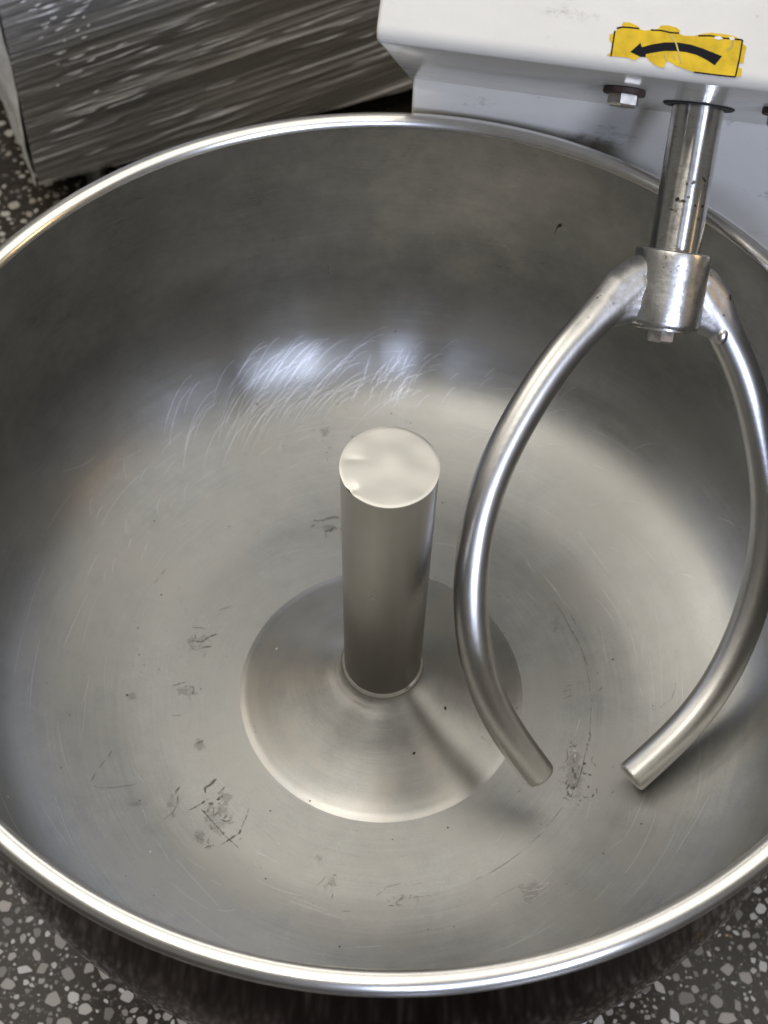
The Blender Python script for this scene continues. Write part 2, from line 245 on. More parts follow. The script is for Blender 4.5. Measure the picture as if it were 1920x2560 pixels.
SR = [(5, [(0.501, -0.094), (0.503, -0.104), (0.498, -0.119)]), (9, [(0.493, -0.124), (0.497, -0.13)]), (4, [(0.494, -0.133), (0.489, -0.151), (0.485, -0.167), (0.481, -0.184), (0.476, -0.202), (0.47, -0.219), (0.465, -0.233), (0.457, -0.244), (0.454, -0.255), (0.451, -0.261), (0.444, -0.262)]), (7, [(0.461, -0.128), (0.465, -0.133), (0.469, -0.128)]), (3, [(0.455, -0.126), (0.458, -0.118)]), (3, [(0.451, -0.135), (0.461, -0.13)]), (4, [(0.445, -0.14), (0.447, -0.158), (0.444, -0.171)]), (4, [(0.46, -0.164), (0.461, -0.172), (0.464, -0.174)]), (7, [(0.456, -0.186), (0.458, -0.196), (0.458, -0.203)]), (7, [(0.473, -0.184), (0.47, -0.19)]), (9, [(0.465, -0.201), (0.461, -0.209), (0.463, -0.214), (0.467, -0.214)]), (6, [(0.456, -0.225), (0.458, -0.231), (0.463, -0.229)]), (12, [(0.45, -0.239), (0.457, -0.24), (0.459, -0.234)]), (5, [(0.449, -0.23), (0.44, -0.244)]), (8, [(0.443, -0.249), (0.446, -0.256), (0.442, -0.261)]), (4, [(0.431, -0.265), (0.44, -0.267), (0.446, -0.272)]), (5, [(0.444, -0.218), (0.439, -0.231)]), (4, [(0.511, -0.24), (0.511, -0.249), (0.51, -0.255)]), (7, [(0.504, -0.256), (0.499, -0.263)]), (5, [(0.479, -0.262), (0.484, -0.264), (0.49, -0.263)]), (6, [(0.473, -0.27), (0.469, -0.273)]), (6, [(0.492, -0.233), (0.491, -0.241)]), (5, [(0.479, -0.201), (0.485, -0.203), (0.489, -0.201)]), (8, [(0.494, -0.204), (0.5, -0.207)]), (3, [(0.501, -0.168), (0.507, -0.175), (0.512, -0.183)]), (3, [(0.506, -0.159), (0.502, -0.167)]), (3, [(0.55, -0.249), (0.544, -0.256)]), (4, [(-0.407, -0.327), (-0.384, -0.35), (-0.367, -0.367), (-0.35, -0.386), (-0.335, -0.399), (-0.322, -0.41), (-0.313, -0.418)]), (2.5, [(-0.298, -0.32), (-0.299, -0.335), (-0.305, -0.352), (-0.31, -0.369)]), (9, [(-0.311, -0.372), (-0.315, -0.384)]), (6, [(-0.318, -0.384), (-0.333, -0.397), (-0.342, -0.404)]), (2, [(-0.342, -0.404), (-0.352, -0.413)]), (10, [(-0.378, -0.247), (-0.387, -0.259), (-0.395, -0.268)]), (8, [(-0.395, -0.268), (-0.403, -0.272), (-0.401, -0.287)]), (4, [(-0.356, -0.267), (-0.364, -0.279), (-0.372, -0.286)]), (12, [(-0.36, -0.289), (-0.372, -0.303)]), (4, [(-0.433, -0.331), (-0.42, -0.323), (-0.408, -0.314)]), (9, [(-0.408, -0.314), (-0.399, -0.306)]), (2, [(-0.398, -0.304), (-0.392, -0.3)]), (9, [(-0.391, -0.313), (-0.379, -0.312)]), (3, [(-0.369, -0.314), (-0.364, -0.306)]), (5, [(-0.402, -0.331), (-0.392, -0.335), (-0.39, -0.326)]), (3, [(-0.378, -0.322), (-0.378, -0.339), (-0.376, -0.342), (-0.364, -0.331), (-0.364, -0.321)]), (4, [(-0.364, -0.337), (-0.357, -0.343)]), (5, [(-0.358, -0.351), (-0.347, -0.354), (-0.338, -0.352)]), (3, [(-0.353, -0.349), (-0.345, -0.337)]), (3, [(-0.351, -0.387), (-0.35, -0.381), (-0.344, -0.383)]), (7, [(-0.38, -0.373), (-0.377, -0.376)]), (2.5, [(-0.417, -0.395), (-0.406, -0.397), (-0.407, -0.412)]), (5, [(-0.402, -0.402), (-0.396, -0.405)]), (4, [(-0.382, -0.4), (-0.385, -0.409), (-0.38, -0.412)]), (4, [(-0.388, -0.424), (-0.381, -0.419), (-0.371, -0.418)]), (4, [(-0.37, -0.413), (-0.371, -0.42)]), (3, [(-0.469, -0.284), (-0.462, -0.274)]), (3, [(-0.46, -0.297), (-0.464, -0.302), (-0.463, -0.311), (-0.465, -0.319)]), (5, [(-0.308, -0.394), (-0.312, -0.399)]), (3, [(0.057, -0.516), (0.065, -0.515), (0.063, -0.524), (0.051, -0.531), (0.051, -0.539), (0.064, -0.539)]), (3, [(0.033, -0.542), (0.045, -0.541)]), (3, [(0.082, -0.514), (0.081, -0.523)]), (1.5, [(0.091, -0.519), (0.107, -0.517)]), (1.5, [(0.109, -0.515), (0.109, -0.521)]), (1.5, [(0.097, -0.531), (0.098, -0.525)]), (1.5, [(0.114, -0.516), (0.125, -0.512), (0.123, -0.519)]), (1.5, [(0.021, -0.508), (0.025, -0.498), (0.038, -0.494), (0.059, -0.488)]), (3, [(0.031, -0.53), (0.035, -0.531)]), (2, [(-0.095, -0.473), (-0.085, -0.474)]), (2.5, [(-0.093, -0.518), (-0.094, -0.53)]), (2.5, [(-0.106, -0.528), (-0.105, -0.533)]), (2, [(-0.073, -0.559), (-0.05, -0.559)]), (1.5, [(-0.13, -0.5), (-0.117, -0.489), (-0.113, -0.48)]), (1.5, [(0.016, -0.51), (0.005, -0.52)]), (9, [(-0.164, 0.456), (-0.159, 0.457), (-0.15, 0.459), (-0.144, 0.464), (-0.137, 0.471)]), (6, [(-0.137, 0.467), (-0.13, 0.465)]), (8, [(-0.123, 0.464), (-0.118, 0.467), (-0.116, 0.472)]), (4, [(-0.18, 0.465), (-0.175, 0.467)]), (7, [(-0.192, 0.489), (-0.182, 0.486), (-0.173, 0.49), (-0.168, 0.488), (-0.163, 0.495), (-0.154, 0.497), (-0.144, 0.5), (-0.135, 0.503), (-0.131, 0.498), (-0.119, 0.502)]), (4, [(-0.199, 0.466), (-0.19, 0.475)]), (4, [(-0.16, 0.45), (-0.157, 0.437)]), (2, [(-0.556, 0.311), (-0.567, 0.293)]), (2, [(-0.57, 0.284), (-0.581, 0.268)]), (3, [(-0.476, 0.155), (-0.447, 0.155)]), (3, [(-0.466, 0.137), (-0.466, 0.124)]), (5, [(-0.472, 0.117), (-0.449, 0.115), (-0.434, 0.129), (-0.414, 0.14)]), (6, [(-0.445, 0.101), (-0.423, 0.104)]), (3, [(-0.467, 0.091), (-0.472, 0.099)]), (3, [(-0.507, -0.01), (-0.491, -0.003), (-0.478, 0.001)]), (2.5, [(-0.475, -0.024), (-0.468, -0.036), (-0.453, -0.023), (-0.457, -0.01), (-0.482, -0.009)]), (2, [(-0.501, -0.09), (-0.479, -0.089)]), (4, [(-0.433, -0.161), (-0.418, -0.151)]), (4, [(-0.376, -0.245), (-0.388, -0.263), (-0.406, -0.276)]), (2.5, [(-0.412, 0.21), (-0.384, 0.22)]), (2.5, [(-0.462, -0.274), (-0.474, -0.293)]), (1.8, [(-0.664, -0.298), (-0.641, -0.303), (-0.605, -0.295), (-0.56, -0.278)]), (3.5, [(-0.654, -0.268), (-0.66, -0.291)]), (2, [(-0.638, -0.229), (-0.648, -0.252)]), (3, [(-0.626, -0.2), (-0.632, -0.219)]), (4, [(0.468, 0.228), (0.475, 0.215), (0.478, 0.202)]), (3, [(0.426, 0.268), (0.44, 0.249), (0.456, 0.215), (0.465, 0.192), (0.48, 0.162), (0.489, 0.14), (0.498, 0.11), (0.502, 0.092)]), (5, [(0.496, 0.114), (0.503, 0.088)]), (2, [(0.502, 0.085), (0.506, 0.041), (0.508, 0.004)]), (2, [(0.509, -0.021), (0.502, -0.096)]), (3, [(0.529, 0.019), (0.538, 0.028)]), (3, [(0.442, -0.006), (0.462, 0.005)]), (2, [(0.443, 0.014), (0.459, 0.021)]), (2, [(0.449, 0.028), (0.464, 0.034)]), (1.5, [(0.677, -0.03), (0.697, -0.016), (0.704, 0.005), (0.711, 0.014)]), (4, [(0.328, -0.254), (0.336, -0.248)]), (2, [(0.239, -0.129), (0.249, -0.136)]), (1.5, [(0.534, 0.128), (0.521, 0.121)]), (2, [(0.509, -0.003), (0.512, -0.014)]), (1.6, [(0.431, -0.288), (0.404, -0.325), (0.389, -0.341)]), (2, [(0.378, -0.357), (0.357, -0.378)]), (1.6, [(0.335, -0.4), (0.3, -0.428), (0.278, -0.444), (0.256, -0.457)]), (1.4, [(0.242, -0.465), (0.225, -0.475)]), (1.2, [(0.327, -0.485), (0.266, -0.518)]), (2, [(-0.464, -0.3), (-0.459, -0.315), (-0.471, -0.343), (-0.488, -0.36)]), (1.5, [(-0.473, -0.3), (-0.461, -0.275)])]
WR = [(2, [(0.321, -0.494), (0.348, -0.5), (0.376, -0.494), (0.393, -0.479)]), (1.5, [(0.337, -0.515), (0.364, -0.509)]), (1.5, [(0.365, -0.485), (0.39, -0.479)]), (2, [(0.387, -0.344), (0.378, -0.357)]), (1.5, [(0.295, -0.431), (0.303, -0.426)]), (2, [(0.339, -0.457), (0.355, -0.459)]), (6, [(-0.089, -0.478), (-0.084, -0.498)]), (4, [(-0.131, -0.51), (-0.129, -0.513)]), (7, [(0.461, -0.142), (0.469, -0.145)]), (5, [(0.465, -0.117), (0.467, -0.121)]), (9, [(0.459, -0.222), (0.461, -0.228)]), (9, [(0.446, -0.246), (0.451, -0.252), (0.45, -0.258)]), (4, [(0.464, -0.152), (0.464, -0.162)]), (4, [(0.424, -0.221), (0.428, -0.226)])]
STK = [(-0.2056, 0.0253), (-0.2127, 0.0264), (-0.2067, 0.0319), (-0.2063, 0.0472), (-0.2123, 0.054), (-0.2128, 0.0634), (-0.2046, 0.0673), (-0.2017, 0.0733), (-0.1947, 0.078), (-0.1923, 0.0877), (-0.1818, 0.089), (-0.1645, 0.0846), (-0.1628, 0.08), (-0.1507, 0.0778), (-0.1395, 0.081), (-0.1265, 0.0845), (-0.1236, 0.0905), (-0.1102, 0.0922), (-0.0944, 0.0904), (-0.0877, 0.0855), (-0.0898, 0.0806), (-0.0787, 0.0778), (-0.0614, 0.0794), (-0.0433, 0.0863), (-0.0302, 0.0889), (-0.0109, 0.0894), (0.0086, 0.0886), (0.0259, 0.0836), (0.0292, 0.0755), (0.0355, 0.0726), (0.0348, 0.0602), (0.0349, 0.0432), (0.0237, 0.0408), (0.0258, 0.0345), (0.0337, 0.0336), (0.0351, 0.0205), (0.0278, 0.0177), (0.0155, 0.0161), (-0.0078, 0.016), (-0.033, 0.0157), (-0.0506, 0.0163), (-0.0687, 0.0197), (-0.085, 0.0234), (-0.0998, 0.0301), (-0.105, 0.0265), (-0.1054, 0.017), (-0.1213, 0.0188), (-0.1332, 0.0259), (-0.1432, 0.0332), (-0.1517, 0.0311), (-0.1612, 0.0233), (-0.1735, 0.0265), (-0.1891, 0.0265)]
ARW = [(-0.1713, 0.0373), (-0.1557, 0.0553), (-0.1516, 0.0483), (-0.1352, 0.0551), (-0.1129, 0.0616), (-0.09, 0.0645), (-0.0646, 0.0638), (-0.0405, 0.0593), (-0.0203, 0.0543), (-0.0051, 0.0505), (-0.0156, 0.033), (-0.0315, 0.0405), (-0.0521, 0.0474), (-0.0719, 0.0497), (-0.0913, 0.0492), (-0.1104, 0.0468), (-0.129, 0.0416), (-0.1429, 0.037), (-0.1421, 0.032), (-0.1517, 0.0311)]
BRD = [[(-0.2051, 0.0254), (-0.2052, 0.071)], [(-0.2022, 0.0761), (-0.1919, 0.0793), (-0.1784, 0.08), (-0.1618, 0.0802)], [(-0.1404, 0.0804), (-0.1221, 0.0819), (-0.1043, 0.0803), (-0.0889, 0.0811)], [(-0.0539, 0.0809), (-0.0312, 0.0837), (-0.0077, 0.0823), (0.0249, 0.0835)], [(0.0264, 0.0837), (0.0267, 0.0516), (0.025, 0.0173)], [(0.025, 0.0173), (-0.004, 0.0165), (-0.0506, 0.0163)]]
CRS = [[(-0.1038, 0.0769), (-0.0917, 0.0633), (-0.0857, 0.0508), (-0.0762, 0.0292)], [(0.0098, 0.0816), (0.0099, 0.0703), (0.0017, 0.0617)], [(-0.1074, 0.0405), (-0.1036, 0.0296)], [(-0.094, 0.0422), (-0.0886, 0.0334)]]
HOLES = [[(-0.0252, 0.0825), (-0.0159, 0.085), (-0.0085, 0.0812), (-0.0157, 0.0781), (-0.0236, 0.079)], [(0.0014, 0.0853), (0.0088, 0.0871), (0.0126, 0.0823), (0.0043, 0.08)]]
CL = [(0.46, -0.194, 0.042, 0.0, -0.004, -0.098), (-0.366, -0.343, 0.055, 0.003, 0.005, -0.05), (-0.402, -0.396, 0.027, 0.002, 0.003, -0.025), (-0.457, 0.113, 0.044, 0.002, 0.004, -0.045), (-0.473, -0.021, 0.034, 0.002, 0.003, -0.027), (-0.154, 0.468, 0.039, 0.002, 0.001, -0.02), (0.067, -0.523, 0.045, 0.002, 0.0, -0.012), (0.354, -0.497, 0.04, -0.0, -0.001, -0.039), (-0.125, -0.44, 0.018, 0.001, 0.001, -0.021), (-0.1, -0.492, 0.022, 0.001, 0.001, -0.029), (-0.475, -0.316, 0.016, 0.001, 0.005, -0.04), (-0.559, -0.33, 0.036, 0.004, 0.002, -0.015), (-0.599, -0.048, 0.019, 0.002, 0.003, -0.021), (-0.357, -0.293, 0.028, 0.001, 0.002, -0.02), (-0.425, -0.162, 0.019, 0.001, 0.003, -0.031), (-0.178, 0.729, 0.019, 0.002, 0.001, -0.026), (0.43, 0.203, 0.014, 0.0, -0.001, -0.035)]
# ------------------------------------------------------------------ floor
fl_mat, nt, p = mat('terrazzo_matrix'); k = N(nt); tc = k.n('ShaderNodeTexCoord'); o_ = tc.outputs['Object']
v = k.n('ShaderNodeTexVoronoi'); v.inputs['Scale'].default_value = 330; k.l(o_, v.inputs['Vector'])
sepc = k.n('ShaderNodeSeparateXYZ'); k.l(v.outputs['Color'], sepc.inputs[0])
small = k.mapr(sepc.outputs[0], .60, .95, 0, 1); edge = k.mapr(v.outputs['Distance'], .25, .55, 1, 0)
c1 = k.mix(k.noise(o_, 25, 4, .6), (.018, .015, .012), (.046, .038, .029))
c2 = k.mix(k.math('MULTIPLY', k.math('MULTIPLY', small, edge), .55), c1, (.19, .17, .14))
dk = k.mapr(sepc.outputs[1], .0, .25, .8, 0)
k.l(k.mix(k.math('MULTIPLY', dk, edge), c2, (.018, .018, .02)), p.inputs['Base Color'])
p.inputs['Roughness'].default_value = .22; p.inputs['Specular IOR Level'].default_value = .35
bm = bmesh.new(); box(bm, -6, 6, -5, 8, -.05, 0)
floor = link('floor', finish(bm, 'floor', False), fl_mat); tag(floor, kind='structure')
chipmats = []
for i, c in enumerate([(.40, .37, .325), (.30, .27, .235), (.47, .445, .40), (.24, .215, .185), (.33, .295, .25), (.16, .145, .125)]):
    chipmats.append(plain('marble_chip', c, .22, 0, .22, 260))
chipmats.append(plain('amber_chip', (.52, .30, .08), .25, 0, .2, 200))
def chip_pts(rad, rnd):
    n_ = rnd.choice((4, 4, 5, 5, 6, 6, 7)); a0 = rnd.random()*6.28; st_ = rnd.uniform(.55, 1.0); rot = rnd.random()*3.14; pts = []
    for i in range(n_):
        a = a0+2*math.pi*(i+rnd.uniform(-.28, .28))/n_; q = rad*rnd.uniform(.72, 1.2); x, y = q*math.cos(a), q*math.sin(a)*st_
        pts.append((x*math.cos(rot)-y*math.sin(rot), x*math.sin(rot)+y*math.cos(rot)))
    # soften the corners
    out = []
    for i in range(n_):
        a, b = pts[i], pts[(i+1) % n_]
        out.append((a[0]*.86+b[0]*.14, a[1]*.86+b[1]*.14)); out.append((a[0]*.14+b[0]*.86, a[1]*.14+b[1]*.86))
    return out
def chip_bm(bm, pts, x, y, h, mi=0, sc=1.0, rot=0.0):
    c_, s_ = math.cos(rot)*sc, math.sin(rot)*sc
    P = [(x+a*c_-b*s_, y+a*s_+b*c_) for a, b in pts]
    top = [bm.verts.new((a, b, h)) for a, b in P]; bot = [bm.verts.new((x+(a-x)*1.03, y+(b-y)*1.03, -.0004)) for a, b in P]
    fs = [bm.faces.new(top)]
    for i in range(len(P)):
        j = (i+1) % len(P); fs.append(bm.faces.new((bot[i], bot[j], top[j], top[i])))
    for f_ in fs: f_.material_index = mi
rnd = random.Random(11)
templates = []
for ti in range(28):
    bm = bmesh.new(); chip_bm(bm, chip_pts(1.0, rnd), 0, 0, .0004/.004)   # unit radius, scaled on use
    templates.append(None)
    bm.free()
def dart(regions, target, rmin, rmax):
    """scatter non-overlapping chips (centre, radius) in rectangles given in bowl radii"""
    out = []; cell = {}; cs = rmax*2.2
    for (x0, x1, y0, y1, dens) in regions:
        nn = int((x1-x0)*(y1-y0)*dens)
        for pas in range(2):
            for _ in range(nn if pas else nn//3):
                r_ = (rmin+(rmax-rmin)*rnd.random()**1.6)*(1.0 if not pas else .55); x, y = rnd.uniform(x0, x1), rnd.uniform(y0, y1)
                gx, gy = int(x//cs), int(y//cs); ok = True
                for i in (-1, 0, 1):
                    for j in (-1, 0, 1):
                        for (a, b, c) in cell.get((gx+i, gy+j), ()):
                            if (a-x)**2+(b-y)**2 < ((c+r_)*.92)**2: ok = False; break
                        if not ok: break
                    if not ok: break
                if ok: cell.setdefault((gx, gy), []).append((x, y, r_)); out.append((x, y, r_))
    return out
near = dart([(-1.35, -.30, -1.35, -.15, 3000), (.25, 1.40, -1.35, -.10, 3000)], 0, .008, .027)
far = dart([(-2.1, -.95, 1.2, 3.4, 1100), (-1.0, 1.3, -2.6, -1.36, 900), (-2.3, -1.36, -1.2, 1.1, 300)], 0, .011, .032)
def score(c):   # chips that show: outside the bowl's outline from the camera, the biggest and nearest first
    x, y, r_ = c
    vis = (y < -.40-.62*(1.05-abs(x)) and -1.15 < x < 1.2 and y > -1.0)
    return (vis, r_)
near.sort(key=score, reverse=True)
def in_view(c):
    q = W((c[0], c[1], -ZF)) - cam.matrix_world.translation; z = q.dot(cf)
    u, v_ = 960+3900*q.dot(cr)/z, 1280-3900*q.dot(cu)/z
    # beyond the rim's near outline
    el = ((u-985)/1215)**2+((v_-1400)/1130)**2
    return -10 < u < 1930 and 1900 < v_ < 2580 and el > 1.0
vis = [c for c in near if in_view(c)]; rest = [c for c in near if not in_view(c)]
vis.sort(key=lambda c: -c[2]); rest += vis[300:]+far; vis = vis[:300]
tm = {}
for i, (x, y, r_) in enumerate(vis):
    t = i % 28; mi = rnd.choices(range(7), (5, 5, 4, 4, 3, 4, .1))[0]
    key = (t, mi)
    if key not in tm:
        rr_ = random.Random(t*13+5); bm = bmesh.new(); chip_bm(bm, chip_pts(1.0, rr_), 0, 0, .02)
        me = bpy.data.meshes.new('stone_chip'); bmesh.ops.recalc_face_normals(bm, faces=bm.faces[:]); bm.to_mesh(me); bm.free(); me.materials.append(chipmats[mi]); tm[key] = me
    o = bpy.data.objects.new('stone_chip', tm[key]); col.objects.link(o); o.parent = floor
    o.location = (x*S, y*S, 0); o.rotation_euler = (0, 0, rnd.random()*6.28); o.scale = (r_*S, r_*S, r_*S)
bm = bmesh.new()
for (x, y, r_) in rest:
    mi = rnd.choices(range(7), (5, 5, 4, 4, 3, 4, .07))[0]; chip_bm(bm, chip_pts(r_*S, rnd), x*S, y*S, .0001, mi)
me = bpy.data.meshes.new('stone_chips'); bmesh.ops.recalc_face_normals(bm, faces=bm.faces[:]); bm.to_mesh(me); bm.free()
for c in chipmats: me.materials.append(c)
o = link('stone_chips', me, None, floor); tag(o, kind='stuff')

# ------------------------------------------------------------------ bowl
bowl = empty('mixing_bowl', (0, 0, ZF*S))
bowl.location = (0, 0, ZF*S)
tag(bowl, 'round stainless steel mixing bowl with a capped post standing in its centre', 'mixing bowl')
IN = [(.3415, -.9034), (.37, -.9039), (.42, -.9040), (.5, -.9022), (.55, -.8985), (.61, -.8885), (.67, -.8715), (.74, -.846), (.81, -.814), (.87, -.773), (.915, -.722), (.948, -.660), (.966, -.575), (.974, -.47), (.978, -.33), (.979, -.16), (.979, .002)]
inp = smoothprof(IN, 6)
bm = bmesh.new()
outp = [(.990, -.012), (.990, -.16), (.990, -.33), (.986, -.45), (.975, -.56), (.955, -.66), (.922, -.745), (.875, -.805), (.81, -.850), (.72, -.885), (.6, -.912), (.335, -.93)]
lathe(bm, inp, 256)
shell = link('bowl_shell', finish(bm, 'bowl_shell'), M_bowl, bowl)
bm = bmesh.new(); lathe(bm, smoothprof(outp, 5), 256)
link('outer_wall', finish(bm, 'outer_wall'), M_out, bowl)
# rolled rim: a bead of round section
bm = bmesh.new(); lathe(bm, [(1.001+.0215*math.cos(a), .0215*math.sin(a)) for a in [2*math.pi*i/28 for i in range(28)]], 320, close=True)
link('rolled_rim', finish(bm, 'rolled_rim'), M_rim, bowl)
DM = [(.0915, -.755), (.0985, -.770), (.113, -.781), (.135, -.7945), (.165, -.8135), (.20, -.835), (.24, -.8570), (.275, -.8750), (.298, -.8862), (.315, -.8937), (.329, -.8993), (.343, -.9033)]
bm = bmesh.new(); lathe(bm, smoothprof(DM, 6), 192); link('floor_cone', finish(bm, 'floor_cone', True, 60), M_cone, bowl)
post = link('centre_post', None, None, bowl) if False else None
bm = bmesh.new(); lathe(bm, [(.090, -.80), (.0903, -.70), (.092, -.5), (.0945, -.25), (.0968, .0), (.0975, .018)], 128)
post = link('centre_post', finish(bm, 'centre_post'), M_post, bowl)
bm = bmesh.new(); lathe(bm, [(.0895, -.775), (.0950, -.771), (.0970, -.766), (.0960, -.759), (.0930, -.754), (.0895, -.752)], 128)
link('weld_bead', finish(bm, 'weld_bead'), M_hub, post)
# dented cap
bm = bmesh.new(); nr, ns = 26, 96; rings = []
for i in range(nr+1):
    r_ = .0980*i/nr; ring = []
    for j in range(1 if i == 0 else ns):
        a = 2*math.pi*j/ns; x, y = r_*math.cos(a), r_*math.sin(a)
        z = .0215-.0022*max(0, (r_/.1003-.93)/.07)**2
        d1 = math.hypot((x+.076), (y+.058)); z -= .0050*math.exp(-(d1/.014)**2)          # dent that nicks the edge
        ang = math.degrees(math.atan2(y, x))
        d2 = math.hypot((x+.070)/1.3, (y-.014)/.55); z -= .0016*math.exp(-(d2/.012)**2)
        z += .0016*mnoise.noise(Vector((x*18, y*18, 3)))
        q = 1.0
        if i > nr*.8: q = 1-.040*math.exp(-((ang+143)/5)**2)*(i/nr)
        ring.append(bm.verts.new((x*q*S, y*q*S, z*S)))
    rings.append(ring)
skirt = [bm.verts.new((v_.co.x*.985, v_.co.y*.985, .010*S)) for v_ in rings[-1]]
for j in range(ns): bm.faces.new((rings[0][0], rings[1][j], rings[1][(j+1) % ns]))
for a, b in zip(rings[1:-1], rings[2:]):
    for j in range(ns): bm.faces.new((a[j], b[j], b[(j+1) % ns], a[(j+1) % ns]))
for j in range(ns): bm.faces.new((rings[-1][j], skirt[j], skirt[(j+1) % ns], rings[-1][(j+1) % ns]))
link('post_cap', finish(bm, 'post_cap', True, 50), M_cap, post)

def hz(r_):
    if r_ < .342:
        xs = [a for a, b in DM]; zs = [b for a, b in DM]
    else:
        xs = [a for a, b in inp]; zs = [b for a, b in inp]
    return float(np.interp(r_, xs, zs))
def onb(x, y, h=.0012):
    return Vector((x*S, y*S, (hz(math.hypot(x, y))+h)*S))
PX = .00092
def stroke(bm, pts, w, h=.0012, jit=.25, rg=random.Random(3)):
    P = []
    for a, b in zip(pts[:-1], pts[1:]):
        n_ = max(1, int(math.hypot(b[0]-a[0], b[1]-a[1])/.004))
        for i in range(n_): P.append((a[0]+(b[0]-a[0])*i/n_, a[1]+(b[1]-a[1])*i/n_))
    P.append(pts[-1]); L = []
    for i, (x, y) in enumerate(P):
        a = P[max(0, i-1)]; b = P[min(len(P)-1, i+1)]; dx, dy = b[0]-a[0], b[1]-a[1]; d = math.hypot(dx, dy) or 1
        t = i/max(1, len(P)-1); ww = w*.5*(.35+.65*math.sin(math.pi*min(1, max(0, .12+.76*t))))*(1+rg.uniform(-jit, jit)*1.6)
        nx, ny = -dy/d*ww, dx/d*ww
        x += rg.uniform(-1, 1)*w*.12; y += rg.uniform(-1, 1)*w*.12
        L.append((bm.verts.new(onb(x+nx, y+ny, h)), bm.verts.new(onb(x, y, h+w*.18)), bm.verts.new(onb(x-nx, y-ny, h))))
    for a, b in zip(L[:-1], L[1:]):
        bm.faces.new((a[0], a[1], b[1], b[0])); bm.faces.new((a[1], a[2], b[2], b[1]))
def blob(bm, x, y, r_, h=.001, rg=random.Random(5)):
    n_ = 8; st_ = rg.uniform(.6, 1); ro = rg.random()*3.1; c = bm.verts.new(onb(x, y, h+r_*.45)); V = []
    for i in range(n_):
        a = 2*math.pi*i/n_; q = r_*rg.uniform(.75, 1.2); u, w_ = q*math.cos(a), q*math.sin(a)*st_
        V.append(bm.verts.new(onb(x+u*math.cos(ro)-w_*math.sin(ro), y+u*math.sin(ro)+w_*math.cos(ro), h)))
    for i in range(n_): bm.faces.new((c, V[i], V[(i+1) % n_]))
bm = bmesh.new()
for x, y, s_, wh in SPECKS:
    if not wh and -.93 < x < .93: blob(bm, x, y, s_*1.55*PX)
rs = random.Random(21)
for _ in range(150):
    a = rs.uniform(0, 6.28); r_ = math.sqrt(rs.uniform(.15, .8)); blob(bm, r_*math.cos(a), r_*math.sin(a), rs.uniform(.5, .9)*PX)
tag(link('crumbs', finish(bm, 'crumbs'), M_speck, bowl), kind='stuff')
bm = bmesh.new()
for x, y, s_, wh in SPECKS:
    if wh: blob(bm, x, y, s_*1.5*PX)
for w_, pts in WR: stroke(bm, pts, w_*.55*PX*1.2)
tag(link('pale_flakes', finish(bm, 'pale_flakes'), M_light, bowl), kind='stuff')
bm = bmesh.new()
for w_, pts in SR: stroke(bm, pts, w_*.62*PX)
tag(link('dried_residue', finish(bm, 'dried_residue'), M_resid, bowl), kind='stuff')
for cx, cy, ux, uy, vx, vy in CL:
    bm = bmesh.new(); lay = bm.verts.layers.float.new('cover'); R_ = []
    for i in range(9):
        ring = []
        for j in range(1 if i == 0 else 28):
            a = 2*math.pi*j/28; q = 1.45*i/8*(1+.22*mnoise.noise(Vector((math.cos(a)*1.5, math.sin(a)*1.5, cx*40))))
            v_ = bm.verts.new(onb(cx+q*(ux*math.cos(a)+vx*math.sin(a)), cy+q*(uy*math.cos(a)+vy*math.sin(a)), .0005)); v_[lay] = max(0, 1-(i/8)**1.5); ring.append(v_)
        R_.append(ring)
    for j in range(28): bm.faces.new((R_[0][0], R_[1][j], R_[1][(j+1) % 28]))
    for a, b in zip(R_[1:-1], R_[2:]):
        for j in range(28): bm.faces.new((a[j], b[j], b[(j+1) % 28], a[(j+1) % 28]))
    link('dough_smear', finish(bm, 'dough_smear', True, 180), M_smear, bowl)
# one dried fleck stuck to the upper wall
bm = bmesh.new(); prev = None
for t, (da_, dz_, w_) in enumerate([(-.006, -.020, .0015), (-.006, -.008, .0035), (-.003, .004, .0045), (.002, .010, .004), (.007, .010, .0015)]):
    a = math.atan2(.897, .382)-da_; pt = lambda r_, z_: Vector((r_*math.cos(a), r_*math.sin(a), z_))*S
    row = [bm.verts.new(pt(.9765, -.222+dz_+w_)), bm.verts.new(pt(.9735, -.222+dz_)), bm.verts.new(pt(.9765, -.222+dz_-w_))]
    if prev: bm.faces.new((prev[0], prev[1], row[1], row[0])); bm.faces.new((prev[1], prev[2], row[2], row[1]))
    prev = row
link('dried_fleck', finish(bm, 'dried_fleck'), M_speck, bowl)
# faint scuffs that follow the turning of the dough, fine bright scratches at the back
bm = bmesh.new(); rs = random.Random(33)
def arc(bm, a0, da, r0, dr, w_, h=.0006, n_=10):
    stroke(bm, [((r0+dr*(i/n_)**1.7)*math.cos(a0+da*i/n_), (r0+dr*(i/n_)**1.7)*math.sin(a0+da*i/n_)) for i in range(n_+1)], w_, h, .1)
for _ in range(120):
    a0 = math.radians(rs.gauss(106, 9)); r0 = rs.uniform(.83, .95); da = rs.uniform(.05, .20)
    arc(bm, a0, da, r0, -da*rs.uniform(.38, .52), rs.uniform(.3, .75)*PX)
for _ in range(40):
    a0 = math.radians(rs.gauss(88, 4)); r0 = rs.uniform(.82, .93); da = rs.uniform(.01, .05)
    arc(bm, a0, da, r0, -rs.uniform(.01, .05), rs.uniform(.5, 1.0)*PX)
for _ in range(50):
    a0 = math.radians(rs.uniform(20, 170)); r0 = rs.uniform(.70, .95); arc(bm, a0, rs.uniform(.02, .07), r0, rs.uniform(-.03, -.005), rs.uniform(.35, .6)*PX)
for _ in range(150):
    a0 = rs.uniform(0, 6.28); r0 = rs.uniform(.45, .93); arc(bm, a0, rs.uniform(.03, .25), r0, rs.uniform(-.02, .02), rs.uniform(.22, .42)*PX)
